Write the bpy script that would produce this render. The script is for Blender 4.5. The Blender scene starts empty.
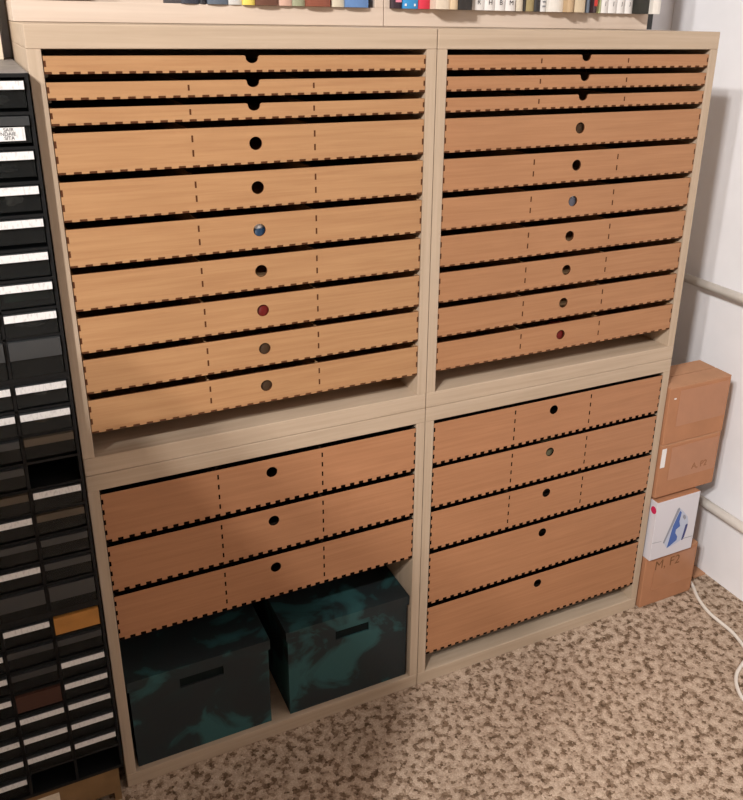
import bpy, bmesh, math, random
from mathutils import Matrix, Vector
random.seed(4)
S = bpy.context.scene
COL = S.collection

# ------------------------------------------------------------------ materials
def new_mat(name):
    m = bpy.data.materials.new(name); m.use_nodes = True
    nt = m.node_tree
    b = nt.nodes['Principled BSDF']
    return m, nt, b

def node(nt, kind, **kw):
    n = nt.nodes.new(kind)
    for k, v in kw.items():
        setattr(n, k, v)
    return n

def plain(name, col, rough=0.6, spec=0.3, var=0.0, scale=20.0, bump=0.0):
    m, nt, b = new_mat(name)
    b.inputs['Base Color'].default_value = (*col, 1)
    b.inputs['Roughness'].default_value = rough
    b.inputs['Specular IOR Level'].default_value = spec
    if var or bump:
        g = node(nt, 'ShaderNodeNewGeometry')
        nz = node(nt, 'ShaderNodeTexNoise'); nz.inputs['Scale'].default_value = scale
        nz.inputs['Detail'].default_value = 5
        nt.links.new(g.outputs['Position'], nz.inputs['Vector'])
        if var:
            rp = node(nt, 'ShaderNodeValToRGB')
            e = rp.color_ramp.elements
            e[0].position, e[1].position = 0.3, 0.7
            e[0].color = (*[c * (1 - var) for c in col], 1); e[1].color = (*[min(1, c * (1 + var)) for c in col], 1)
            nt.links.new(nz.outputs['Fac'], rp.inputs['Fac']); nt.links.new(rp.outputs['Color'], b.inputs['Base Color'])
        if bump:
            bp = node(nt, 'ShaderNodeBump'); bp.inputs['Strength'].default_value = bump; bp.inputs['Distance'].default_value = 0.002
            nt.links.new(nz.outputs['Fac'], bp.inputs['Height']); nt.links.new(bp.outputs['Normal'], b.inputs['Normal'])
    return m

def wood(name, dark, light, stretch, rough=0.55, spec=0.3, contrast=(0.3, 0.7), blotch=0.08):
    m, nt, b = new_mat(name)
    g = node(nt, 'ShaderNodeNewGeometry')
    mp = node(nt, 'ShaderNodeMapping'); mp.inputs['Scale'].default_value = stretch
    nz = node(nt, 'ShaderNodeTexNoise'); nz.inputs['Scale'].default_value = 1.0
    nz.inputs['Detail'].default_value = 6; nz.inputs['Roughness'].default_value = 0.6; nz.inputs['Distortion'].default_value = 0.4
    rp = node(nt, 'ShaderNodeValToRGB'); e = rp.color_ramp.elements
    e[0].position, e[1].position = contrast
    e[0].color = (*dark, 1); e[1].color = (*light, 1)
    nt.links.new(g.outputs['Position'], mp.inputs['Vector']); nt.links.new(mp.outputs['Vector'], nz.inputs['Vector'])
    nt.links.new(nz.outputs['Fac'], rp.inputs['Fac'])
    n2 = node(nt, 'ShaderNodeTexNoise'); n2.inputs['Scale'].default_value = 5.0
    nt.links.new(g.outputs['Position'], n2.inputs['Vector'])
    mr = node(nt, 'ShaderNodeMapRange'); mr.inputs['To Min'].default_value = 1 - blotch; mr.inputs['To Max'].default_value = 1 + blotch
    nt.links.new(n2.outputs['Fac'], mr.inputs['Value'])
    mx = node(nt, 'ShaderNodeMix', data_type='RGBA', blend_type='MULTIPLY'); mx.inputs['Factor'].default_value = 1
    nt.links.new(rp.outputs['Color'], mx.inputs['A']); nt.links.new(mr.outputs['Result'], mx.inputs['B'])
    nt.links.new(mx.outputs['Result'], b.inputs['Base Color'])
    b.inputs['Roughness'].default_value = rough; b.inputs['Specular IOR Level'].default_value = spec
    return m

M = {}
M['oak'] = wood('oak_horizontal', (.430, .328, .232), (.520, .408, .302), (3, 60, 90))
M['oak_v'] = wood('oak_vertical', (.430, .328, .232), (.520, .408, .302), (90, 60, 3))
M['shelf_oak'] = wood('shelf_oak', (.575, .465, .375), (.655, .545, .450), (3, 60, 80))
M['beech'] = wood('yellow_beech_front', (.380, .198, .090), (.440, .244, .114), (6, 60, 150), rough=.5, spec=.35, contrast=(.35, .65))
M['beech_red'] = wood('reddish_beech_front', (.370, .172, .082), (.425, .204, .100), (6, 60, 150), rough=.5, spec=.35, contrast=(.35, .65))  # redder beech tone, part of it standing in for weaker light
M['beech_mid'] = wood('beech_front_medium', (.356, .170, .077), (.412, .206, .097), (6, 60, 150), rough=.5, spec=.35, contrast=(.35, .65))  # in-between beech tone, partly the light's falloff put into the colour
M['ply_dark'] = wood('darkened_inside_board', (.035, .024, .016), (.05, .035, .022), (6, 60, 60), rough=.9)  # inner darkness of the deep drawers put into the board colour
M['ply'] = wood('raw_board', (.38, .22, .11), (.45, .27, .14), (6, 60, 60), rough=.7)
M['burnt'] = plain('laser_burnt_edge', (.085, .030, .012), .8, .1)
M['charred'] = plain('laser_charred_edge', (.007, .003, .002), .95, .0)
M['black'] = plain('black_plastic', (.007, .0075, .008), .5, .25)
M['dark_grey'] = plain('dark_grey_plastic', (.035, .035, .036), .5, .4)
M['grey_top'] = plain('dusty_grey_plastic', (.20, .185, .175), .55, .3, .25, 60)
M['white_print'] = plain('white_print', (.80, .78, .77), .6)
M['ink'] = plain('ink', (.05, .045, .045), .7)
M['marker'] = plain('marker_pen', (.20, .095, .04), .8)
M['wall'] = plain('wall_paint', (.90, .895, .92), .85, .15, .02, 14, .12)
M['dim_wall'] = plain('dimmed_unseen_wall', (.20, .165, .135), .9, .1, .15, 9)  # unseen walls, colour darkened to cut the light they bounce back
M['ceiling'] = plain('ceiling_paint', (.80, .77, .74), .9, .1)
M['pipe'] = plain('pipe_paint', (.80, .75, .68), .35, .5, .04, 40)
M['cable'] = plain('cable_plastic', (.78, .73, .66), .45, .4)
M['carton'] = plain('cardboard', (.43, .205, .108), .75, .2, .07, 16)
M['carton_edge'] = plain('cardboard_light', (.48, .255, .145), .75, .2, .06, 22)
M['tape'] = plain('packing_tape', (.42, .195, .10), .28, .5, .04, 30)
M['tray'] = plain('tan_fibreboard', (.22, .13, .058), .8, .2, .18, 18)
M['cream_paper'] = plain('cream_paper', (.70, .60, .46), .8, .2, .12, 90)
M['red'] = plain('red_plastic', (.115, .009, .007), .45, .15)
M['blue'] = plain('blue_plastic', (.012, .035, .075), .4, .3)
M['brownjar'] = plain('brown_plastic', (.048, .026, .013), .6, .12)
M['greenjar'] = plain('grey_green_plastic', (.095, .085, .05), .6, .1)
M['lilac'] = plain('lilac_plastic', (.085, .085, .105), .5, .2)
M['slot'] = plain('slot_shade', (.006, .010, .010), .9, .1)

def label_mat(name, seed):
    m, nt, b = new_mat(name)
    g = node(nt, 'ShaderNodeNewGeometry')
    mp = node(nt, 'ShaderNodeMapping'); mp.inputs['Scale'].default_value = (330, 1, 120); mp.inputs['Location'].default_value = (seed * 7.3, 0, 0)
    nz = node(nt, 'ShaderNodeTexNoise'); nz.inputs['Scale'].default_value = 1.0; nz.inputs['Detail'].default_value = 2
    rp = node(nt, 'ShaderNodeValToRGB'); e = rp.color_ramp.elements
    e[0].position, e[1].position = 0.33, 0.50
    e[0].color = (.58, .575, .57, 1); e[1].color = (.74, .735, .725, 1)
    nt.links.new(g.outputs['Position'], mp.inputs['Vector']); nt.links.new(mp.outputs['Vector'], nz.inputs['Vector'])
    nt.links.new(nz.outputs['Fac'], rp.inputs['Fac']); nt.links.new(rp.outputs['Color'], b.inputs['Base Color'])
    b.inputs['Roughness'].default_value = .7; b.inputs['Specular IOR Level'].default_value = .2
    return m
M['label'] = label_mat('paper_label', 1)

def clear_mat(name, col, fac, rough=.25):
    m, nt, b = new_mat(name)
    b.inputs['Base Color'].default_value = (*col, 1); b.inputs['Roughness'].default_value = rough
    out = nt.nodes['Material Output']
    tr = node(nt, 'ShaderNodeBsdfTransparent'); tr.inputs['Color'].default_value = (.80, .82, .82, 1)
    mx = node(nt, 'ShaderNodeMixShader'); mx.inputs['Fac'].default_value = fac
    nt.links.new(tr.outputs['BSDF'], mx.inputs[1]); nt.links.new(b.outputs['BSDF'], mx.inputs[2])
    nt.links.new(mx.outputs['Shader'], out.inputs['Surface'])
    return m
M['clear'] = clear_mat('clear_smoky_plastic', (.030, .032, .032), .24)
M['frost'] = clear_mat('frosted_plastic', (.045, .048, .050), .85, .35)
M['frost_b'] = clear_mat('brownish_frosted_plastic', (.085, .065, .045), .85, .35)
M['orange'] = plain('orange_card', (.42, .19, .045), .6, .3, .1, 40)
M['green_c'] = plain('green_board', (.025, .085, .055), .5, .4, .2, 80)
M['yellow_c'] = plain('yellow_plastic', (.55, .40, .06), .5)
M['reddish'] = plain('reddish_brown_card', (.06, .025, .016), .7)
M['foil'] = plain('crumpled_white_bag', (.55, .54, .50), .35, .6, .3, 120)

def camo():
    m, nt, b = new_mat('teal_patched_card')
    g = node(nt, 'ShaderNodeNewGeometry')
    nz = node(nt, 'ShaderNodeTexNoise'); nz.inputs['Scale'].default_value = 10.5; nz.inputs['Detail'].default_value = 6; nz.inputs['Distortion'].default_value = .8
    rp = node(nt, 'ShaderNodeValToRGB'); e = rp.color_ramp.elements
    e[0].position = .40; e[0].color = (.019, .024, .026, 1)
    e[1].position = .62; e[1].color = (.030, .094, .096, 1)
    a = rp.color_ramp.elements.new(.52); a.color = (.017, .027, .029, 1)
    a = rp.color_ramp.elements.new(.56); a.color = (.023, .064, .066, 1)
    nt.links.new(g.outputs['Position'], nz.inputs['Vector']); nt.links.new(nz.outputs['Fac'], rp.inputs['Fac'])
    nt.links.new(rp.outputs['Color'], b.inputs['Base Color'])
    b.inputs['Roughness'].default_value = .65; b.inputs['Specular IOR Level'].default_value = .3
    return m
M['camo'] = camo()

def carpet():
    m, nt, b = new_mat('speckled_carpet')
    g = node(nt, 'ShaderNodeNewGeometry')
    # yarn tufts: cells of about 6 mm, each with one colour taken from a blotch field
    vo = node(nt, 'ShaderNodeTexVoronoi'); vo.inputs['Scale'].default_value = 230.0; vo.inputs['Randomness'].default_value = 1.0
    wob = node(nt, 'ShaderNodeTexNoise'); wob.inputs['Scale'].default_value = 62.0; wob.inputs['Detail'].default_value = 4; wob.inputs['Roughness'].default_value = .62
    nt.links.new(g.outputs['Position'], vo.inputs['Vector'])
    nt.links.new(vo.outputs['Position'], wob.inputs['Vector'])
    rp = node(nt, 'ShaderNodeValToRGB'); rp.color_ramp.interpolation = 'LINEAR'
    e = rp.color_ramp.elements
    e[0].position = .34; e[0].color = (.105, .068, .042, 1)
    e[1].position = .62; e[1].color = (.545, .43, .332, 1)
    a = e.new(.43); a.color = (.215, .146, .098, 1)
    a = e.new(.50); a.color = (.425, .322, .24, 1)
    nt.links.new(wob.outputs['Fac'], rp.inputs['Fac'])
    fine = node(nt, 'ShaderNodeTexNoise'); fine.inputs['Scale'].default_value = 330; fine.inputs['Detail'].default_value = 2
    nt.links.new(g.outputs['Position'], fine.inputs['Vector'])
    mr = node(nt, 'ShaderNodeMapRange'); mr.inputs['To Min'].default_value = .55; mr.inputs['To Max'].default_value = 1.45
    nt.links.new(fine.outputs['Fac'], mr.inputs['Value'])
    mx = node(nt, 'ShaderNodeMix', data_type='RGBA', blend_type='MULTIPLY'); mx.inputs['Factor'].default_value = 1
    nt.links.new(rp.outputs['Color'], mx.inputs['A']); nt.links.new(mr.outputs['Result'], mx.inputs['B'])
    nt.links.new(mx.outputs['Result'], b.inputs['Base Color'])
    bp = node(nt, 'ShaderNodeBump'); bp.inputs['Strength'].default_value = .35; bp.inputs['Distance'].default_value = .003
    nt.links.new(vo.outputs['Distance'], bp.inputs['Height']); bp.invert = True
    nt.links.new(bp.outputs['Normal'], b.inputs['Normal'])
    b.inputs['Roughness'].default_value = .95; b.inputs['Specular IOR Level'].default_value = .05
    return m
M['carpet'] = carpet()

# ------------------------------------------------------------------ mesh helpers
class MB:
    def __init__(self):
        self.v, self.f, self.m, self.mats = [], [], [], []
    def mi(self, mat):
        if mat not in self.mats: self.mats.append(mat)
        return self.mats.index(mat)
    def box(self, x0, x1, y0, y1, z0, z1, mat, **faces):
        """faces: front/back/left/right/top/bottom may name another material"""
        n = len(self.v)
        self.v += [(x, y, z) for z in (z0, z1) for y in (y0, y1) for x in (x0, x1)]
        for key, q in (('bottom', (0, 2, 3, 1)), ('top', (4, 5, 7, 6)), ('front', (0, 1, 5, 4)), ('back', (2, 6, 7, 3)), ('left', (0, 4, 6, 2)), ('right', (1, 3, 7, 5))):
            self.f.append([n + i for i in q]); self.m.append(self.mi(faces.get(key, mat)))
        return self
    def tube(self, pts, r, mat, seg=12):
        pts = [Vector(p) for p in pts]; n0 = len(self.v); up = Vector((0, 0, 1))
        for i, p in enumerate(pts):
            t = (pts[min(i + 1, len(pts) - 1)] - pts[max(i - 1, 0)]).normalized()
            a = t.cross(up if abs(t.z) < .9 else Vector((1, 0, 0))).normalized(); b2 = a.cross(t)
            for k in range(seg):
                w = 2 * math.pi * k / seg
                self.v.append(tuple(p + a * (r * math.cos(w)) + b2 * (r * math.sin(w))))
        k_ = self.mi(mat)
        for i in range(len(pts) - 1):
            for k in range(seg):
                a0 = n0 + i * seg + k; a1 = n0 + i * seg + (k + 1) % seg
                self.f.append([a0, a1, a1 + seg, a0 + seg]); self.m.append(k_)
        self.f.append([n0 + k for k in range(seg)]); self.m.append(k_)
        self.f.append([n0 + (len(pts) - 1) * seg + k for k in range(seg)][::-1]); self.m.append(k_)
        return self
    def lathe(self, cx, cy, prof, mat_of, seg=20):
        n0 = len(self.v)
        for r, z in prof:
            for k in range(seg):
                w = 2 * math.pi * k / seg
                self.v.append((cx + r * math.cos(w), cy + r * math.sin(w), z))
        for i in range(len(prof) - 1):
            for k in range(seg):
                a0 = n0 + i * seg + k; a1 = n0 + i * seg + (k + 1) % seg
                self.f.append([a0, a1, a1 + seg, a0 + seg]); self.m.append(self.mi(mat_of))
        self.f.append([n0 + k for k in range(seg)][::-1]); self.m.append(self.mi(mat_of))
        self.f.append([n0 + (len(prof) - 1) * seg + k for k in range(seg)]); self.m.append(self.mi(mat_of))
        return self
    def mesh(self, name):
        me = bpy.data.meshes.new(name)
        me.from_pydata(self.v, [], self.f)
        for m in self.mats: me.materials.append(m)
        for p, k in zip(me.polygons, self.m): p.material_index = k
        bm = bmesh.new(); bm.from_mesh(me); bmesh.ops.recalc_face_normals(bm, faces=bm.faces); bm.to_mesh(me); bm.free()
        return me
    def build(self, name, parent=None, bevel=0, smooth=False, loc=None):
        return link(name, self.mesh(name), parent, bevel, smooth, loc)

def link(name, me, parent=None, bevel=0, smooth=False, loc=None):
    o = bpy.data.objects.new(name, me); COL.objects.link(o)
    if parent is not None: o.parent = parent
    if loc is not None: o.location = loc
    if bevel:
        b = o.modifiers.new('bevel', 'BEVEL'); b.width = bevel; b.segments = 2; b.limit_method = 'ANGLE'
    if smooth:
        for p in me.polygons: p.use_smooth = True
    return o

def outline_mesh(name, outer, holes, y0, y1, mat, edge_mat):
    """extrude an x-z outline with holes from y0 (front) to y1"""
    bm = bmesh.new()
    def loop(pts):
        vs = [bm.verts.new((p[0], y0, p[1])) for p in pts]
        return [bm.edges.new((vs[i], vs[(i + 1) % len(vs)])) for i in range(len(vs))]
    es = loop(outer)
    for h in holes: es += loop(h)
    bmesh.ops.triangle_fill(bm, edges=es, use_beauty=True, use_dissolve=False)
    r = bmesh.ops.extrude_face_region(bm, geom=list(bm.faces))
    bmesh.ops.translate(bm, verts=[g for g in r['geom'] if isinstance(g, bmesh.types.BMVert)], vec=(0, y1 - y0, 0))
    bmesh.ops.recalc_face_normals(bm, faces=bm.faces)
    me = bpy.data.meshes.new(name)
    for f in bm.faces: f.material_index = 0 if abs(f.normal.y) > .5 else 1
    bm.to_mesh(me); bm.free()
    me.materials.append(mat); me.materials.append(edge_mat)
    return me

def thing(name, label, cat, loc=(0, 0, 0), group=None, rz=0):
    o = bpy.data.objects.new(name, None); COL.objects.link(o)
    o.empty_display_size = .05; o.location = loc; o.rotation_euler = (0, 0, rz)
    return tag(o, label, cat, group)

def tag(o, label, cat, group=None):
    o['label'] = label; o['category'] = cat
    if group: o['group'] = group
    return o

def part(name, parent, loc=(0, 0, 0)):
    o = bpy.data.objects.new(name, None); COL.objects.link(o); o.empty_display_size = .02
    o.parent = parent; o.location = loc
    return o

def copy_tree(o, parent=None):
    c = o.copy(); COL.objects.link(c); c.parent = parent
    for ch in list(o.children): copy_tree(ch, c)
    return c

def text_mesh(name, s, size, mat, loc, parent=None, rot=(math.pi / 2, 0, 0), depth=.0002):
    cu = bpy.data.curves.new(name, 'FONT'); cu.body = s; cu.size = size; cu.extrude = depth; cu.align_x = 'CENTER'; cu.align_y = 'CENTER'
    t = bpy.data.objects.new(name + '_source', cu); COL.objects.link(t)
    dg = bpy.context.evaluated_depsgraph_get()
    me = bpy.data.meshes.new_from_object(t.evaluated_get(dg)); me.name = name
    bpy.data.objects.remove(t); bpy.data.curves.remove(cu)
    me.materials.clear(); me.materials.append(mat)
    o = link(name, me, parent, loc=loc); o.rotation_euler = rot
    return o

# ------------------------------------------------------------------ camera (solved from the cabinet corners)
CAM = Vector((-0.06892, -1.21897, 1.32693)); YAW, PIT, ROL, FPX = .460466, .374644, .017225, 830.481
PPX, PPY = 24.379, -54.599          # principal point off the frame's centre: the photograph is a crop
F_ = Vector((math.sin(YAW) * math.cos(PIT), math.cos(YAW) * math.cos(PIT), -math.sin(PIT)))
R_ = Vector((math.cos(YAW), -math.sin(YAW), 0)); U_ = R_.cross(F_)
R2 = R_ * math.cos(ROL) + U_ * math.sin(ROL); U2 = -R_ * math.sin(ROL) + U_ * math.cos(ROL)
cd = bpy.data.cameras.new('camera'); cam = bpy.data.objects.new('camera', cd); COL.objects.link(cam)
cd.sensor_fit = 'VERTICAL'; cd.sensor_height = 36; cd.lens = FPX * 36 / 800; cd.clip_start = .02
cd.shift_x = -PPX / 800; cd.shift_y = PPY / 800
mw = Matrix.Identity(4)
for i in range(3): mw[i][0], mw[i][1], mw[i][2], mw[i][3] = R2[i], U2[i], -F_[i], CAM[i]
cam.matrix_world = mw
S.camera = cam

# ------------------------------------------------------------------ room
XW = 1.4575; YB = .405; XL = -3.6; YF = -4.6; ZC = 2.85
def struct(name, mb):
    o = mb.build(name); o['kind'] = 'structure'; return o
struct('floor', MB().box(XL, XW, YF, YB, -.05, 0, M['carpet']))
struct('ceiling', MB().box(XL, XW, YF, YB, ZC, ZC + .05, M['ceiling']))
struct('wall_right', MB().box(XW, XW + .08, YF, YB, 0, ZC, M['wall']))
struct('wall_back', MB().box(XL, XW, YB, YB + .08, 0, ZC, M['wall']))
struct('wall_left', MB().box(XL - .08, XL, YF, YB, 0, ZC, M['dim_wall']))
struct('wall_front', MB().box(XL, XW, YF - .08, YF, 0, ZC, M['dim_wall']))

# ------------------------------------------------------------------ drawer cabinets
TB = .0301; SD = .0178; DEP = .40; W = .5985
NT = .003                                    # board thickness of the drawers
FW = .561                                    # front width
MESH = {}
def cached(key, fn):
    if key not in MESH: MESH[key] = fn()
    return MESH[key]

def spans_bottom(pitch):
    n = int(round(FW / pitch)); p = FW / (n - .5)
    return [(-FW / 2 + p * k, -FW / 2 + p * k + p / 2) for k in range(n)]
def spans_side(h):
    if h < .03: return [(h * .40, h * .75)]
    n = 2 if h < .06 else 4 if h < .1 else 6
    p = (h - .004) / (n + .5)
    return [(.004 + p * (i + .55), .004 + p * (i + 1.02)) for i in range(n)]

HOLE_R = .0098
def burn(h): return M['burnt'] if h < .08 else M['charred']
def bt(h): return NT if h < .08 else .0052
def front_mesh(h, pitch, divided, off, front_tone):
    z0 = 0; x0, x1 = -FW / 2, FW / 2
    pts = []
    for a, b in spans_bottom(pitch): pts += [(a, 0), (a, bt(h)), (b, bt(h)), (b, 0)]
    pts = pts[1:-1]
    for a, b in spans_side(h): pts += [(x1, a), (x1 - NT, a), (x1 - NT, b), (x1, b)]
    pts.append((x1, h))
    holes = []
    if h < .03:
        # thumb notch cut into the top edge with rounded shoulders
        r = .0092; fl = .003
        pts.append((off + r + fl, h))
        for k in range(1, 5):
            w = math.pi / 2 * k / 4
            pts.append((off + r + fl - fl * math.sin(w), h - fl + fl * math.cos(w)))
        zc = h - fl
        for k in range(1, 12):
            w = -math.pi * k / 12
            pts.append((off + r * math.cos(w), zc + r * .83 * math.sin(w)))
        for k in range(5):
            w = math.pi / 2 * (1 - k / 4)
            pts.append((off - r - fl + fl * math.sin(w), h - fl + fl * math.cos(w)))
    else:
        zc = h - (.0252 if h < .08 else .0260)
        holes.append([(off + HOLE_R * math.cos(2 * math.pi * k / 28), zc + HOLE_R * math.sin(2 * math.pi * k / 28)) for k in range(28)])
    pts.append((x0, h))
    for a, b in reversed(spans_side(h)): pts += [(x0, b), (x0 + NT, b), (x0 + NT, a), (x0, a)]
    if divided:
        for dx in (-FW / 6, FW / 6):
            dx += off
            for a, b in spans_side(h):
                holes.append([(dx - .0014, a), (dx + .0014, a), (dx + .0014, b), (dx - .0014, b)])
    # drop duplicate neighbours
    q = []
    for p in pts:
        if not q or abs(p[0] - q[-1][0]) + abs(p[1] - q[-1][1]) > 1e-6: q.append(p)
    return outline_mesh('front_panel', q, holes, 0, NT, M[front_tone], burn(h))

DD = .355                                    # drawer depth
def bottom_mesh(h, pitch):
    B = bt(h)
    mb = MB().box(-FW / 2 + NT, FW / 2 - NT, NT, DD - NT, 0.0001, B - .0001, board(h))
    for a, b in spans_bottom(pitch): mb.box(a + .0001, b - .0001, .00015, NT, .0001, B - .0001, board(h), front=burn(h))
    return mb.mesh('bottom_panel')
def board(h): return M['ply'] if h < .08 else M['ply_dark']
def side_mesh(h):
    mb = MB().box(0, NT, NT, DD, 0, h, board(h))
    for a, b in spans_side(h): mb.box(0.0001, NT - .0001, .00015, NT, a + .0001, b - .0001, board(h), front=burn(h))
    return mb.mesh('side_panel')
def divider_mesh(h):
    mb = MB().box(-NT / 2, NT / 2, NT, DD - NT, bt(h), h - .003, board(h))
    for a, b in spans_side(h): mb.box(-.0013, .0013, .0002, NT, a + .0001, b - .0001, board(h), front=burn(h))
    return mb.mesh('divider')
def back_mesh(h):
    return MB().box(-FW / 2 + NT, FW / 2 - NT, DD - NT, DD, 0, h - .004, board(h)).mesh('back_panel')

def make_drawer(cab, cx, ztop, h, pitch, divided, dy, off, front_tone):
    d = part('drawer', cab, (cx, dy, ztop - h))
    link('front_panel', cached(('f', h, pitch, divided, off, front_tone), lambda: front_mesh(h, pitch, divided, off, front_tone)), d)
    link('bottom_panel', cached(('b', bt(h), pitch), lambda: bottom_mesh(h, pitch)), d)
    sm = cached(('s', h), lambda: side_mesh(h))
    link('side_panel', sm, d, loc=(-FW / 2, 0, 0)); link('side_panel', sm, d, loc=(FW / 2 - NT, 0, 0))
    link('back_panel', cached(('k', h), lambda: back_mesh(h)), d)
    if divided:
        dm = cached(('d', h), lambda: divider_mesh(h))
        for dx in (-FW / 6, FW / 6): link('divider', dm, d, loc=(dx + off, 0, 0))
    return d

def make_cabinet(label, x0, z0, z1, drawers, off, tt, front_tone='beech_red'):
    t = thing('drawer_cabinet', label, 'cabinet', (x0 + .3, 0, z0), 'modular oak drawer cabinets')
    H = z1 - z0; w = W / 2
    MB().box(-w, w, 0, DEP, H - tt, H, M['oak']).build('top_panel', t, bevel=.0014)
    MB().box(-w, w, 0, DEP, 0, TB, M['oak']).build('bottom_panel', t, bevel=.0014)
    for s in (-1, 1):
        a, b = sorted((s * w, s * (w - SD)))
        MB().box(a, b, .0003, DEP, TB, H - tt, M['oak_v']).build('side_panel', t, bevel=.0008)
    MB().box(-w + SD, w - SD, DEP - .012, DEP - .006, TB, H - tt, M['oak']).build('back_panel', t)
    rm = {s: MB().box(*(sorted((s * (w - SD), s * (w - SD - .007)))), .03, DEP - .013, -.0055, -.0001, M['oak_v']).mesh('runner') for s in (-1, 1)}
    for ztop, h, pitch, div in drawers:
        dy = random.uniform(-.0006, .0008)
        make_drawer(t, 0, ztop - z0, h, pitch, div, dy + (.0022 if z0 > .1 else .0006), off, front_tone)
        for s in (-1, 1): link('runner', rm[s], t, loc=(0, 0, ztop - h - z0))
    return t

PT = .03296
def col(z, first, rest, n3=3):
    out = []
    for i in range(3): out.append((z - PT * i, .0227, first[i][0], first[i][1]))
    for i in range(7): out.append((z - .0983 - .0657 * i, .0552, rest[i][0], rest[i][1]))
    return out
ZT, ZM = 1.314, .6566
UL = make_cabinet('top left oak cabinet of ten shallow drawers, beside the black parts organisers', 0, ZM, ZT,
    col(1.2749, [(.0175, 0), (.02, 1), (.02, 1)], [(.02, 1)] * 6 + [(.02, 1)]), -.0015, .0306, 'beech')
UR = make_cabinet('top right oak cabinet of ten drawers, fourth one undivided, by the white wall', .6, ZM, ZT,
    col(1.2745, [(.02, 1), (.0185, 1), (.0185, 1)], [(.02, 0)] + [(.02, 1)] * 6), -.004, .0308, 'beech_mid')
PL = .0991
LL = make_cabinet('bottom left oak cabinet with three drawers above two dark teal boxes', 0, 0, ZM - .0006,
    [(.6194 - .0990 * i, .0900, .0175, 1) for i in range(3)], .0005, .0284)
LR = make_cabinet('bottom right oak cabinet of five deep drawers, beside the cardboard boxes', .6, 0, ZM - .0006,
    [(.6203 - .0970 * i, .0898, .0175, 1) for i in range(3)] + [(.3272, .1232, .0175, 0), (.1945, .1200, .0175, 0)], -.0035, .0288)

# what shows through the finger holes of some drawers
def jar(cx, zbase, r, h, body, cap, label, y=None):
    t = thing('storage_jar', label, 'jar', (cx, (y if y is not None else .0045 + r), zbase))
    MB().lathe(0, 0, [(r * .9, 0), (r, .002), (r, h * .72), (r * .8, h * .76)], M[body]).build('jar_body', t, smooth=True)
    MB().lathe(0, 0, [(r * .84, h * .745), (r * .84, h * .98), (r * .8, h)], M[cap]).build('lid', t, smooth=True)
def zb(i, z=1.2749): return z - .0983 - .0657 * i - .0552 + NT
jar(.2985, zb(2), .016, .0375, 'blue', 'white_print', 'blue jar with white cap behind the hole of the sixth drawer, top left cabinet')
jar(.3, zb(4), .018, .046, 'red', 'red', 'red jar behind the hole of the eighth drawer, top left cabinet')
jar(.3, zb(5), .018, .046, 'brownjar', 'brownjar', 'brown jar behind the hole of the ninth drawer, top left cabinet')
jar(.3, zb(6), .018, .046, 'brownjar', 'brownjar', 'brown jar behind the hole of the lowest drawer, top left cabinet')
jar(.896, zb(0, 1.2745), .018, .046, 'brownjar', 'brownjar', 'brown jar behind the hole of the undivided drawer, top right cabinet')
jar(.896, zb(2, 1.2745), .016, .044, 'lilac', 'white_print', 'pale lilac jar behind the hole of the sixth drawer, top right cabinet')
jar(.896, zb(6, 1.2745), .018, .046, 'red', 'red', 'dark red jar behind the hole of the lowest drawer, top right cabinet')
jar(.896, .6203 - .0970 - .0898 + .0053, .024, .08, 'greenjar', 'greenjar', 'grey green jar behind the second drawer hole, bottom right cabinet')

# ------------------------------------------------------------------ teal boxes in the bottom left cabinet
def teal_box(label, x0, x1, zl, slot):
    zb_ = TB; dep = .33; y0 = .0105
    t = thing('storage_box', label, 'box', ((x0 + x1) / 2, y0, zb_), 'dark teal lidded boxes')
    w = (x1 - x0) / 2; H = zl - zb_
    body = MB()
    sx0, sx1, sz0, sz1 = slot
    sx0 -= (x0 + x1) / 2; sx1 -= (x0 + x1) / 2; sz0 -= zb_; sz1 -= zb_
    fm = outline_mesh('box_front', [(-w, 0), (w, 0), (w, H - .003), (-w, H - .003)], [[(sx0, sz0), (sx1, sz0), (sx1, sz1), (sx0, sz1)]], 0, .003, M['camo'], M['camo'])
    body.box(-w, -w + .003, .003, dep, 0, H - .003, M['camo']); body.box(w - .003, w, .003, dep, 0, H - .003, M['camo'])
    body.box(-w, w, dep - .003, dep, 0, H - .003, M['camo']); body.box(-w, w, .003, dep, 0, .003, M['camo'])
    body.build('box_body', t)
    link('front_panel', fm, t)
    MB().box(sx0 - .004, sx1 + .004, .0032, .0045, sz0 - .004, sz1 + .004, M['slot']).build('slot_shade_plate', t)  # dark plate behind the cut slot stands in for shade inside the box
    lid = MB(); L = .0034; R = .0215
    lid.box(-w - L, w + L, -L, dep + L, H - .0025, H, M['camo'])
    lid.box(-w - L, w + L, -L, -.0002, H - R, H - .0025, M['camo']); lid.box(-w - L, w + L, dep + .0002, dep + L, H - R, H - .0025, M['camo'])
    lid.box(-w - L, -w - .0002, -.0002, dep + .0002, H - R, H - .0025, M['camo']); lid.box(w + .0002, w + L, -.0002, dep + .0002, H - R, H - .0025, M['camo'])
    lid.build('lid', t)
teal_box('dark teal lidded box on the left, deeper in shadow, under the three drawers', .0248, .2808, .2305, (.113, .1945, .181, .2015))
teal_box('brighter teal lidded box on the right, against the cabinet divider', .3200, .5765, .2345, (.419, .491, .178, .1985))

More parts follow.
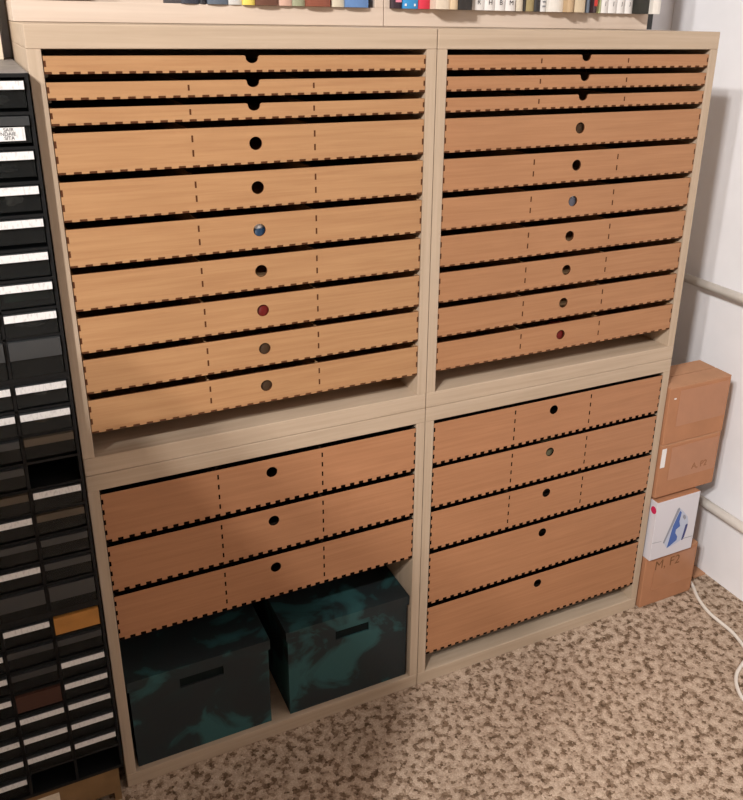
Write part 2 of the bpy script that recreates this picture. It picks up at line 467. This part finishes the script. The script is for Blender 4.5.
# ------------------------------------------------------------------ upper shelves with books
YS = .200; ZS = ZT + .0005
def shelf(label, x0, strip=False):
    t = thing('wall_shelf', label, 'shelf', (x0 + .3, YS, ZS), 'bookshelves on top of the cabinets')
    w = .2993
    MB().box(-w, w, 0, .205, 0, .0295, M['shelf_oak']).build('bottom_panel', t, bevel=.0008)
    MB().box(-w, w, 0, .205, .60, .629, M['shelf_oak']).build('top_panel', t, bevel=.0008)
    for s in (-1, 1):
        a, b = sorted((s * w, s * (w - .016)))
        MB().box(a, b, .0003, .205, .0295, .60, M['shelf_oak']).build('side_panel', t, bevel=.0008)
    MB().box(-w + .016, w - .016, .195, .203, .0295, .60, M['shelf_oak']).build('back_panel', t)
    if strip:
        MB().box(w, w + .022, .01, .20, 0, .60, M['dark_grey']).build('end_strip', t)
shelf('left pale oak bookshelf standing on the cabinets, holding dark and coloured books', 0)
shelf('right pale oak bookshelf standing on the cabinets, holding white volumes', .6, True)

def px_to_x(u, v, y):
    d = F_ + R2 * ((u - 371.5 - PPX) / FPX) + U2 * ((400 + PPY - v) / FPX)
    return CAM.x + d.x * (y - CAM.y) / d.y
BOOKS = [ # pixel left, right, protrusion, colour, label, mark
    (182, 199.5, .004, (.035, .040, .055), 'dark navy book, leftmost one showing over the left shelf edge', 0),
    (200, 207.5, .002, (.020, .020, .024), 'thin black book next to the slate blue book', 0),
    (208, 228.5, .006, (.10, .125, .16), 'slate blue book between the thin black and light grey books', 0),
    (229, 242.5, .004, (.55, .53, .50), 'light grey book left of the yellow book', 0),
    (243, 255.5, .008, (.72, .58, .12), 'yellow book on the left shelf', 0),
    (256, 278.5, .012, (.13, .055, .035), 'thick dark brown book right of the yellow book', 0),
    (279, 292.5, .008, (.56, .36, .28), 'pinkish beige book with a red mark between brown and sage green books', 0),
    (293, 305.5, .008, (.30, .31, .20), 'sage green book on the left shelf', 0),
    (306, 331.0, .014, (.24, .075, .045), 'thick reddish brown book right of the sage green book', 0),
    (332, 345.0, .008, (.58, .52, .40), 'cream book left of the blue book', 0),
    (346, 369.0, .012, (.12, .23, .46), 'blue book at the right end of the left shelf', 0),
    (392, 402.5, .010, (.035, .020, .028), 'black book with a pink mark, leftmost on the right shelf', 'p'),
    (403, 418.5, .014, (.04, .26, .56), 'bright blue book with small white squares on its spine', 'w'),
    (419, 430.5, .012, (.60, .035, .065), 'red book beside the bright blue book', 0),
    (431, 450.5, .034, (.66, .56, .44), 'pale beige book right of the red book', 0),
    (451, 458.5, .036, (.60, .46, .30), 'narrow tan book left of the thick black book', 0),
    (459, 472.5, .034, (.030, .026, .024), 'thick black book left of the white volumes', 0),
    (473, 484.7, .014, (.76, .73, .70), 'white volume with dark lettering, first right of the thick black book', 'R'),
    (485.3, 495.2, .014, (.76, .73, .70), 'white volume with dark lettering, second right of the thick black book', 'H'),
    (495.8, 505.7, .014, (.76, .73, .70), 'white volume with dark lettering, third right of the thick black book', 'B'),
    (506.3, 516.0, .014, (.76, .73, .70), 'white volume with dark lettering, last before the plain cream book', 'M'),
    (516.6, 523.6, .010, (.60, .53, .42), 'plain cream book right of the lettered white volumes', 0),
    (524, 526.2, .010, (.03, .025, .02), 'very thin black booklet left of the olive book', 0),
    (526.6, 534.6, .010, (.34, .27, .13), 'olive tan book between two black spines', 0),
    (535, 540.8, .010, (.03, .028, .028), 'narrow black book right of the olive tan book', 0),
    (541.2, 546.8, .010, (.66, .64, .62), 'narrow white book with grey print on the right shelf', 'i'),
    (547.3, 563.8, .018, (.74, .70, .64), 'wide plain white book in the middle of the right shelf', 0),
    (564.3, 574.6, .032, (.48, .34, .20), 'tan book right of the wide plain white book', 0),
    (575, 585.8, .028, (.60, .49, .34), 'cream tan book left of the blue grey booklet', 0),
    (586.2, 590.8, .016, (.16, .19, .24), 'thin blue grey booklet beside the black and red book', 0),
    (591.2, 597.4, .026, (.045, .022, .024), 'black book with a red top, left of the pale green book', 'r'),
    (598, 601.6, .012, (.60, .66, .36), 'thin pale green booklet beside the white row', 0),
    (602, 608.6, .012, (.76, .73, .70), 'white volume right of the thin pale green booklet', 'J'),
    (609.2, 617.4, .012, (.76, .73, .70), 'second white volume right of the thin pale green booklet', 'J'),
    (618, 625.4, .012, (.76, .73, .70), 'third white volume right of the thin pale green booklet', 'J'),
    (626, 633.4, .012, (.76, .73, .70), 'white volume directly left of the thick dark book', 'J'),
    (634, 650, .034, (.028, .028, .022), 'thick blackish book near the right end of the right shelf', 0),
    (650.5, 661.5, .045, (.74, .70, .64), 'white book jutting out at the right end of the right shelf', 0),
]
ZBK = ZS + .0295
prev_x = -9
for u0, u1, pr, c, lab, mark in BOOKS:
    yb = YS - pr
    xa, xb = px_to_x(u0, 8, yb), px_to_x(u1, 8, yb)
    xa = max(xa, prev_x + .0004); xb = max(xb, xa + .003); prev_x = xb
    h = random.uniform(.19, .235); w = (xb - xa) / 2
    m = plain('book_cover', c, .5, .35, .05, 60)
    t = thing('book', lab, 'book', ((xa + xb) / 2, yb, ZBK), 'books on the shelves above')
    mb = MB(); dp = .14; th = min(.002, w * .3)
    # rounded spine: a shallow arc across the width
    n = 6; prev = None
    for k in range(n):
        a0 = -w + 2 * w * k / n; a1 = -w + 2 * w * (k + 1) / n
        y_ = lambda a: .003 * (a / w) ** 2
        i = len(mb.v)
        mb.v += [(a0, y_(a0), 0), (a1, y_(a1), 0), (a1, y_(a1), h), (a0, y_(a0), h), (a0, .006, 0), (a1, .006, 0), (a1, .006, h), (a0, .006, h)]
        for q in ((0, 1, 2, 3), (4, 7, 6, 5), (0, 4, 5, 1), (3, 2, 6, 7)):
            mb.f.append([i + j for j in q]); mb.m.append(mb.mi(m))
    mb.box(-w, -w + th, .003, dp, 0, h, m); mb.box(w - th, w, .003, dp, 0, h, m)
    mb.build('cover', t)
    MB().box(-w + th, w - th, .006, dp - .004, .002, h - .003, M['cream_paper']).build('pages', t)
    if mark == 'p':
        MB().box(-w * .3, w * .8, -.0004, .003, .010, .03, plain('pink_print', (.75, .25, .33))).build('spine_print', t)
    elif mark == 'w':
        sp = MB()
        for dx in (-.7, .5): sp.box(w * dx - .0015, w * dx + .0015, -.0002, .004, .004, .008, M['white_print'])
        sp.build('spine_print', t)
    elif mark == 'r':
        MB().box(-w * .8, w * .8, -.0004, .003, .012, .04, plain('red_print', (.55, .05, .04))).build('spine_print', t)
    elif mark == 'i':
        sp = MB()
        for k in range(3): sp.box(-w * .5, w * .5, -.0004, .003, .008 + .008 * k, .011 + .008 * k, plain('grey_print', (.22, .22, .23)))
        sp.build('spine_print', t)
    elif mark:
        text_mesh('spine_lettering', mark, .012 if mark != 'J' else .009, M['ink'], (0, -.0003, .0135 if mark != 'J' else .018), t)

# ------------------------------------------------------------------ black parts organisers on the left
YO = -.0205; OW = .302; PX = .0742; XR = -.0022
def organiser(label, ztop, zbot, rows, big, cols_seen, spec, light_top=False):
    """rows: tops of the small drawers; big: (top,bottom) of the large drawers or None; spec[(row,col)] says how a drawer looks"""
    t = thing('parts_organiser', label, 'organiser', (XR - OW / 2, YO, zbot), 'stacked black parts organisers')
    ox = XR - OW / 2
    H = ztop - zbot; w = OW / 2; dep = .418
    fr = MB(); k = M['black']
    fr.box(-w, -w + .005, 0, dep, 0, H, k); fr.box(w - .0045, w, 0, dep, 0, H, k)
    fr.box(-w + .005, w - .0045, 0, dep, 0, .006, k); fr.box(-w + .005, w - .0045, 0, dep, H - .005, H - .0002, k)
    fr.box(-w + .005, w - .0045, dep - .003, dep, .006, H - .005, k)
    zs = list(rows) + ([big[0]] if big else [])
    for z in zs[1:]: fr.box(-w + .005, w - .0045, .001, dep - .003, z - zbot + .0012, z - zbot + .0052, k)
    if big: fr.box(-w + .005, w - .0045, .001, dep - .003, big[1] - zbot - .004, big[1] - zbot - .0005, k)
    for c in range(1, 4):
        x = w - .006 - PX * c + .003
        fr.box(x - .0022, x + .0022, .001, dep - .003, .006, H - .005, k)
    fr.build('frame', t)
    if light_top: MB().box(-w, w, 0, dep, H - .0002, H + .0004, M['grey_top']).build('top_panel', t)
    for c in range(cols_seen):
        xc = w - .0062 - .034 - PX * c
        for r, z in enumerate(zs):
            s = spec.get((r, c), 'L')
            if s == '-': continue
            zt = z - zbot
            isbig = bool(big) and r == len(rows)
            hh = (big[0] - big[1]) if isbig else .0335
            d = part('drawer', t, (xc, 0, zt - hh))
            wd = .034; dd = .20
            body = M['clear'] if s not in ('O', 'R') else M['orange'] if s == 'O' else M['reddish']
            b = MB()
            b.box(-wd, wd, -.0015, .0005, 0, hh - .011, body); b.box(-wd, -wd + .0012, .0005, dd, 0, hh - .002, body)
            b.box(wd - .0012, wd, .0005, dd, 0, hh - .002, body); b.box(-wd, wd, .0005, dd, 0, .0012, body); b.box(-wd, wd, dd - .0012, dd, 0, hh - .002, body)
            b.build('tray', d)
            # label lip: leans outwards at the top
            lip = MB(); zl = hh - .0115; lm = M['orange'] if s == 'O' else M['reddish'] if s == 'R' else M['frost_b'] if s == 'Y' else M['frost']
            lh = .0115 if not isbig else .027; zl = hh - lh
            if isbig: lip.box(-wd, wd, -.004, -.0018, zl, hh, lm)
            else: lip.box(-wd, wd, -.0042, -.0018, zl, hh, lm)
            lip.box(-wd, wd, -.0018, .004, hh - .0016, hh, lm)
            lip.build('label_lip', d)
            if s.startswith('L'):
                MB().box(-wd + .0005, wd - .0005, -.0052, -.0044, zl + .0008, hh - .0004, M['label']).build('label', d)
            if s == 'T':
                MB().box(-wd + .001, wd - .007, -.0026, -.0017, .003, hh - .0135, M['label']).build('label', d)
                for q, word in enumerate(('SAIR', 'YNDAIE', 'SITA')):
                    text_mesh('lettering', word, .0062, M['ink'], (.008 - .003 * (q % 2), -.0028, hh - .0165 - .0052 * q), d)
    return t

RA = [1.2468, 1.2031, 1.1593, 1.1141, 1.0701, 1.0243, 0.9821, 0.9396]
organiser('topmost black parts organiser with dusty grey top, left of the top left cabinet', 1.2556, .8385, RA, (.8998, .845), 2,
          {(1, 0): 'T', (8, 0): 'C', (8, 1): 'C', (7, 1): 'C', (6, 1): 'C'}, True)
RB = [0.8327, 0.7895, 0.7491, 0.7047, 0.6605, 0.6201, 0.5761, 0.5324]
organiser('middle black parts organiser, with one empty slot in its right column', .8383, .4362, RB, (.4888, .4430), 3,
          {(2, 0): 'Y', (2, 1): 'C', (3, 0): '-', (3, 1): 'C', (4, 1): 'Y', (5, 0): 'Y', (6, 0): 'C', (6, 1): 'C', (7, 0): 'C', (8, 0): 'C', (8, 1): 'C', (8, 2): 'C'})
RC = [0.4286, 0.3849, 0.3403, 0.2962, 0.2518, 0.2089, 0.1657, 0.125]
organiser('lowest black parts organiser, holding the orange drawer, on a tan board tray',   .4360, .0768, RC, None, 4,
          {(0, 0): 'O', (1, 0): 'C', (1, 1): 'C', (2, 1): 'C', (3, 1): 'R', (7, 0): '-', (7, 1): '-'})
# tray below
t = thing('board_tray', 'shallow tan fibreboard tray on the carpet under the lowest organiser', 'tray', (XR - OW / 2 - .006, YO + .002, 0))
tr = MB(); w = OW / 2 - .004
tr.box(-w, w, 0, .003, .020, .0764, M['tray']); tr.box(-w, w - .05, 0, .003, 0, .020, M['tray']); tr.box(w - .012, w, 0, .003, 0, .020, M['tray'])
tr.box(-w, -w + .003, .003, .14, 0, .0764, M['tray']); tr.box(w - .003, w, .003, .14, 0, .0764, M['tray'])
tr.box(-w + .003, w - .003, .137, .14, 0, .0764, M['tray']); tr.box(-w + .003, w - .003, .003, .137, .0734, .0764, M['tray'])
tr.build('tray_shell', t)
MB().box(-w, w - .10, -.0008, -.0001, .026, .066, M['cream_paper']).build('paper_strip', t)

# loose contents glimpsed in the clear drawers
def lump(name, label, cat, x, y, z, sx, sy, sz, mat, seed):
    rnd = random.Random(seed); bm = bmesh.new()
    bmesh.ops.create_icosphere(bm, subdivisions=2, radius=1)
    for v in bm.verts:
        f = rnd.uniform(.8, 1.15); v.co = Vector((v.co.x * sx * f, v.co.y * sy * f, max(-1, v.co.z * f) * sz + sz))
    me = bpy.data.meshes.new(name); bm.to_mesh(me); bm.free(); me.materials.append(mat)
    o = link(name, me, loc=(x, y, z)); tag(o, label, cat); return o
xd = XR - .0062 - .034
lump('plastic_bag', 'crumpled white plastic bag inside a clear drawer of the topmost organiser', 'bag', xd + .002, .012, 1.1141 - .0335 + .0014, .012, .008, .009, M['foil'], 1)
tag(MB().box(-.030, .030, 0, .05, 0, .016, M['green_c']).build('circuit_board', loc=(xd, .003, 0.9821 - .0335 + .0014)), 'green boards inside a clear drawer of the topmost organiser', 'board')
lump('plastic_piece', 'yellow plastic piece inside a clear drawer of the middle organiser', 'piece', xd + .016, .014, 0.6201 - .0335 + .0014, .014, .010, .008, M['yellow_c'], 3)
lump('plastic_piece', 'small red piece inside a labelled drawer of the middle organiser', 'piece', xd - PX + .005, .012, 0.6201 - .0335 + .0014, .010, .008, .006, M['red'], 4)

M['metal'] = plain('dull_metal', (.30, .30, .29), .35, .6, .25, 200)
for lab, (r, rows_, c), sx, sy, sz, mat, seed in (
    ('small grey metal parts inside the top drawer of the topmost organiser', (0, RA, 0), .018, .010, .006, 'metal', 11),
    ('few dull metal bits inside the third drawer of the topmost organiser', (2, RA, 0), .014, .010, .005, 'metal', 12),
    ('grey parts inside the lowest small drawer of the topmost organiser', (7, RA, 0), .022, .010, .007, 'metal', 13),
    ('shiny metal bits inside the top right drawer of the middle organiser', (0, RB, 0), .010, .008, .005, 'metal', 14),
    ('brownish parts inside the second right drawer of the middle organiser', (1, RB, 0), .020, .010, .008, 'tray', 15),
    ('grey screws inside the labelled right drawer of the lowest organiser', (2, RC, 0), .018, .009, .006, 'metal', 16)):
    lump('small_parts', lab, 'parts', xd - PX * c, .012, rows_[r] - .0335 + .0014, sx, sy, sz, M[mat], seed)

# cream box on top of the topmost organiser
t = thing('keepsake_box', 'cream paper-covered box standing on the topmost organiser at the left edge', 'box', (-.1275, .311, 1.2562))
MB().box(-.112, .112, 0, .085, 0, .30, M['cream_paper']).build('box_body', t, bevel=.001)
MB().box(-.1135, .1135, -.0015, .0865, .30, .34, M['cream_paper']).build('lid', t, bevel=.001)

# ------------------------------------------------------------------ cardboard boxes by the wall
def carton(label, x0, x1, y0, y1, z0, z1, rz=0, tape=True, group='cardboard boxes stacked by the wall'):
    t = thing('cardboard_box', label, 'box', ((x0 + x1) / 2, (y0 + y1) / 2, z0), group, rz)
    w, d, h = (x1 - x0) / 2, (y1 - y0) / 2, z1 - z0
    MB().box(-w, w, -d, d, 0, h - .003, M['carton']).build('box_body', t, bevel=.002)
    for s in (-1, 1):
        a, b = sorted((s * d, s * .0008))
        MB().box(-w + .0005, w - .0005, a + .0005, b - .0005, h - .003, h, M['carton_edge']).build('flap', t)
    if tape:
        MB().box(-w + .03, w - .004, -d - .0006, -d - .0001, h * .30, h * .92, M['tape']).build('tape', t)
    return t, w, d, h
b1, w, d, h = carton('lowest cardboard box on the carpet, with marker writing near its top', 1.2065, 1.3705, -.0066, .19, 0, .1435)
text_mesh('marker_writing', 'M, F2', .036, M['marker'], (-.012, -d - .0004, .112), b1)
b2, w, d, h = carton('middle cardboard box resting above the iron box, with faint marker writing', 1.2030, 1.3815, -.0066, .10, .3095, .4464)
text_mesh('marker_writing', 'A, P2', .022, plain('faint_marker', (.30, .14, .07), .8), (.035, -d - .0009, .062), b2)
MB().box(-w + .001, -w + .014, -d - .0012, -d - .0006, .080, .128, M['white_print']).build('white_sticker', b2)
b3, w, d, h = carton('topmost cardboard box of the stack beside the white wall', 1.2025, 1.3840, -.0066, .092, .4466, .5880)
MB().box(-w + .014, -w + .020, -d - .0012, -d - .0006, .112, .115, M['white_print']).build('white_chip', b3)
# iron box
x0, x1, y0, y1, z0, z1 = 1.2055, 1.3365, -.0168, .105, .1439, .3030
t = thing('iron_box', 'white product box with a picture of a blue steam iron, between cardboard boxes', 'box', ((x0 + x1) / 2, y0, z0))
w = (x1 - x0) / 2; h = z1 - z0
mw_ = plain('glossy_white_card', (.66, .65, .70), .35, .5)
MB().box(-w, w, 0, y1 - y0, 0, h, mw_, top=M['carton']).build('box_body', t, bevel=.001)
def flat(name, pts, mat, yy, th=.0003):
    return link(name, outline_mesh(name, pts, [], -yy - th, -yy, mat, mat), t)
def fp(u, v): # picture coordinates on the front, from the photo's crop (145,185)-(485,90)-(408,540)-(75,660)
    a = (u - (145 + (75 - 145) * (v - 185 + (u - 145) * .28) / 475)) / 336
    b = (v - 185 + (u - 145) * .30) / 470
    return (-w + 2 * w * a, h * (1 - b))
pale = plain('pale_blue_print', (.50, .55, .68)); blu = plain('blue_print', (.07, .14, .42)); gr = plain('grey_print', (.30, .31, .36)); dk = plain('navy_print', (.05, .06, .20))
flat('iron_outline_print', [fp(*p) for p in ((318, 232), (262, 330), (215, 440), (188, 520), (200, 545), (214, 572), (300, 520), (350, 480), (372, 400), (385, 350), (378, 300), (345, 255))], pale, .0001)
flat('iron_sole_print', [fp(*p) for p in ((312, 222), (300, 232), (182, 520), (190, 528), (318, 236))], gr, .0004)
flat('iron_body_print', [fp(*p) for p in ((318, 250), (296, 300), (262, 380), (230, 500), (212, 566), (240, 545), (290, 500), (296, 470), (280, 440), (285, 410), (318, 380), (312, 340), (330, 262))], blu, .0004)
flat('iron_handle_print', [fp(*p) for p in ((375, 360), (362, 372), (345, 440), (328, 500), (336, 504), (352, 470), (370, 410), (380, 368))], dk, .0004)
flat('iron_dial_print', [fp(*p) for p in ((345, 282), (338, 305), (352, 326), (366, 312), (360, 288))], gr, .0004)
flat('text_line_print', [fp(*p) for p in ((98, 520), (170, 506), (170, 509), (98, 524))], gr, .0001)
flat('text_line_print', [fp(*p) for p in ((330, 490), (420, 468), (420, 472), (330, 495))], gr, .0003)
MB().box(0, .0003, 0, .001, 0, .001, M['white_print'])
# crimson dot wraps the left edge
n = 20
mb = MB(); k0 = len(mb.v)
mb.v += [(-w - .0006, .010 + .0085 * math.cos(2 * math.pi * k / n), h - .024 + .0095 * math.sin(2 * math.pi * k / n)) for k in range(n)]
mb.v += [(-w - .0001, p[1], p[2]) for p in mb.v[:n]]
mb.f += [list(range(n)), list(range(n, 2 * n))[::-1]] + [[k, (k + 1) % n, n + (k + 1) % n, n + k] for k in range(n)]
cr = plain('crimson_print', (.55, .02, .09)); mb.mi(cr); mb.m += [0] * (n + 2)
mb.build('crimson_dot', t)
# loose cardboard sheet on the floor
tag(MB().box(-.018, .022, -.02, .20, 0, .004, M['carton_edge']).build('cardboard_sheet', loc=(1.432, .045, .0001)), 'brown cardboard strip lying on the carpet between box and wall', 'cardboard')

# ------------------------------------------------------------------ pipes and cable
for z, r, lab in ((.7509, .0105, 'upper cream heating pipe running along the white wall above the cardboard boxes'), (.2118, .0120, 'lower cream heating pipe along the wall beside the iron box')):
    pipe = MB().tube([(1.4275, .395, z), (1.4275, -.3, z), (1.4275, -1.6, z)], r, M['pipe'], 18).build('heating_pipe', smooth=True)
    tag(pipe, lab, 'pipe', 'heating pipes on the right wall')
    MB().box(1.4275, XW, -.62, -.60, z - .006, z + .006, M['pipe']).build('wall_clip', pipe)
    MB().box(1.4275, XW, .30, .32, z - .006, z + .006, M['pipe']).build('wall_clip', pipe)
def floor_pt(u, v, z=.0042):
    dd = F_ + R2 * ((u - 371.5 - PPX) / FPX) + U2 * ((400 + PPY - v) / FPX)
    p = CAM + dd * ((z - CAM.z) / dd.z); return Vector((p.x, p.y, z))
ctrl = [(1.395, .10, .0042), (1.392, .05, .0042)] + [tuple(floor_pt(*q)) for q in ((691, 583), (698, 598), (708, 611.5), (720, 622), (732, 632), (742, 644), (748, 655), (742.4, 664), (737, 673), (736, 682), (739, 692), (744, 700), (756, 712))]
def catmull(P, n=6):
    P = [Vector(p) for p in P]; out = []
    for i in range(len(P) - 1):
        a, b, c, d_ = P[max(i - 1, 0)], P[i], P[i + 1], P[min(i + 2, len(P) - 1)]
        for k in range(n):
            s = k / n
            out.append(.5 * ((2 * b) + (c - a) * s + (2 * a - 5 * b + 4 * c - d_) * s * s + (3 * b - a - 3 * c + d_) * s ** 3))
    return out + [P[-1]]
tag(MB().tube(catmull(ctrl), .0040, M['cable'], 10).build('power_cable', smooth=True), 'white cable curving over the carpet from behind the cardboard boxes', 'cable')

# ------------------------------------------------------------------ light
LAMP = Vector((-1.45, -1.85, 2.62))
for i, w_ in enumerate((20, 140, 260)):
    ld = bpy.data.lights.new('ceiling_lamp_bulb', 'SPOT'); ld.energy = 80; ld.spot_size = math.radians(164); ld.spot_blend = .12; ld.shadow_soft_size = .05; ld.color = (1.0, .968, .94)
    lo = bpy.data.objects.new('ceiling_lamp_bulb', ld); COL.objects.link(lo)
    lo.location = LAMP + Vector((.22 * math.cos(math.radians(w_)), .22 * math.sin(math.radians(w_)), 0))
# cupboard added unseen, left of the camera, to shade the bottom left of the frame
t = thing('shade_cupboard', 'unseen plain oak cabinet added left of the camera to shade the bottom left', 'shade_cupboard', (-.64, -.71, 0))
MB().box(-.32, .32, -.19, .19, .06, 1.30, M['oak_v']).build('body', t, bevel=.003)
MB().box(-.30, .30, -.17, .17, 0, .06, M['dark_grey']).build('plinth', t)
for s_ in (-1, 1):
    a, b = sorted((s_ * .003, s_ * .318))
    dd = MB().box(a, b, -.208, -.1905, .065, 1.295, M['oak_v']).build('door', t, bevel=.002)
    kn = MB().lathe(0, 0, [(.006, 0), (.006, .012), (.014, .018), (.012, .026)], M['dark_grey']).build('knob', dd, smooth=True, loc=(s_ * .04, -.208, .75)); kn.rotation_euler = (math.pi / 2, 0, 0)
wd = bpy.data.worlds.new('world'); S.world = wd; wd.use_nodes = True
wd.node_tree.nodes['Background'].inputs['Color'].default_value = (.9, .9, 1, 1); wd.node_tree.nodes['Background'].inputs['Strength'].default_value = .0
vs = S.view_settings; vs.view_transform = 'Standard'; vs.look = 'None'; vs.gamma = 1; vs.exposure = 1.0; vs.use_curve_mapping = False
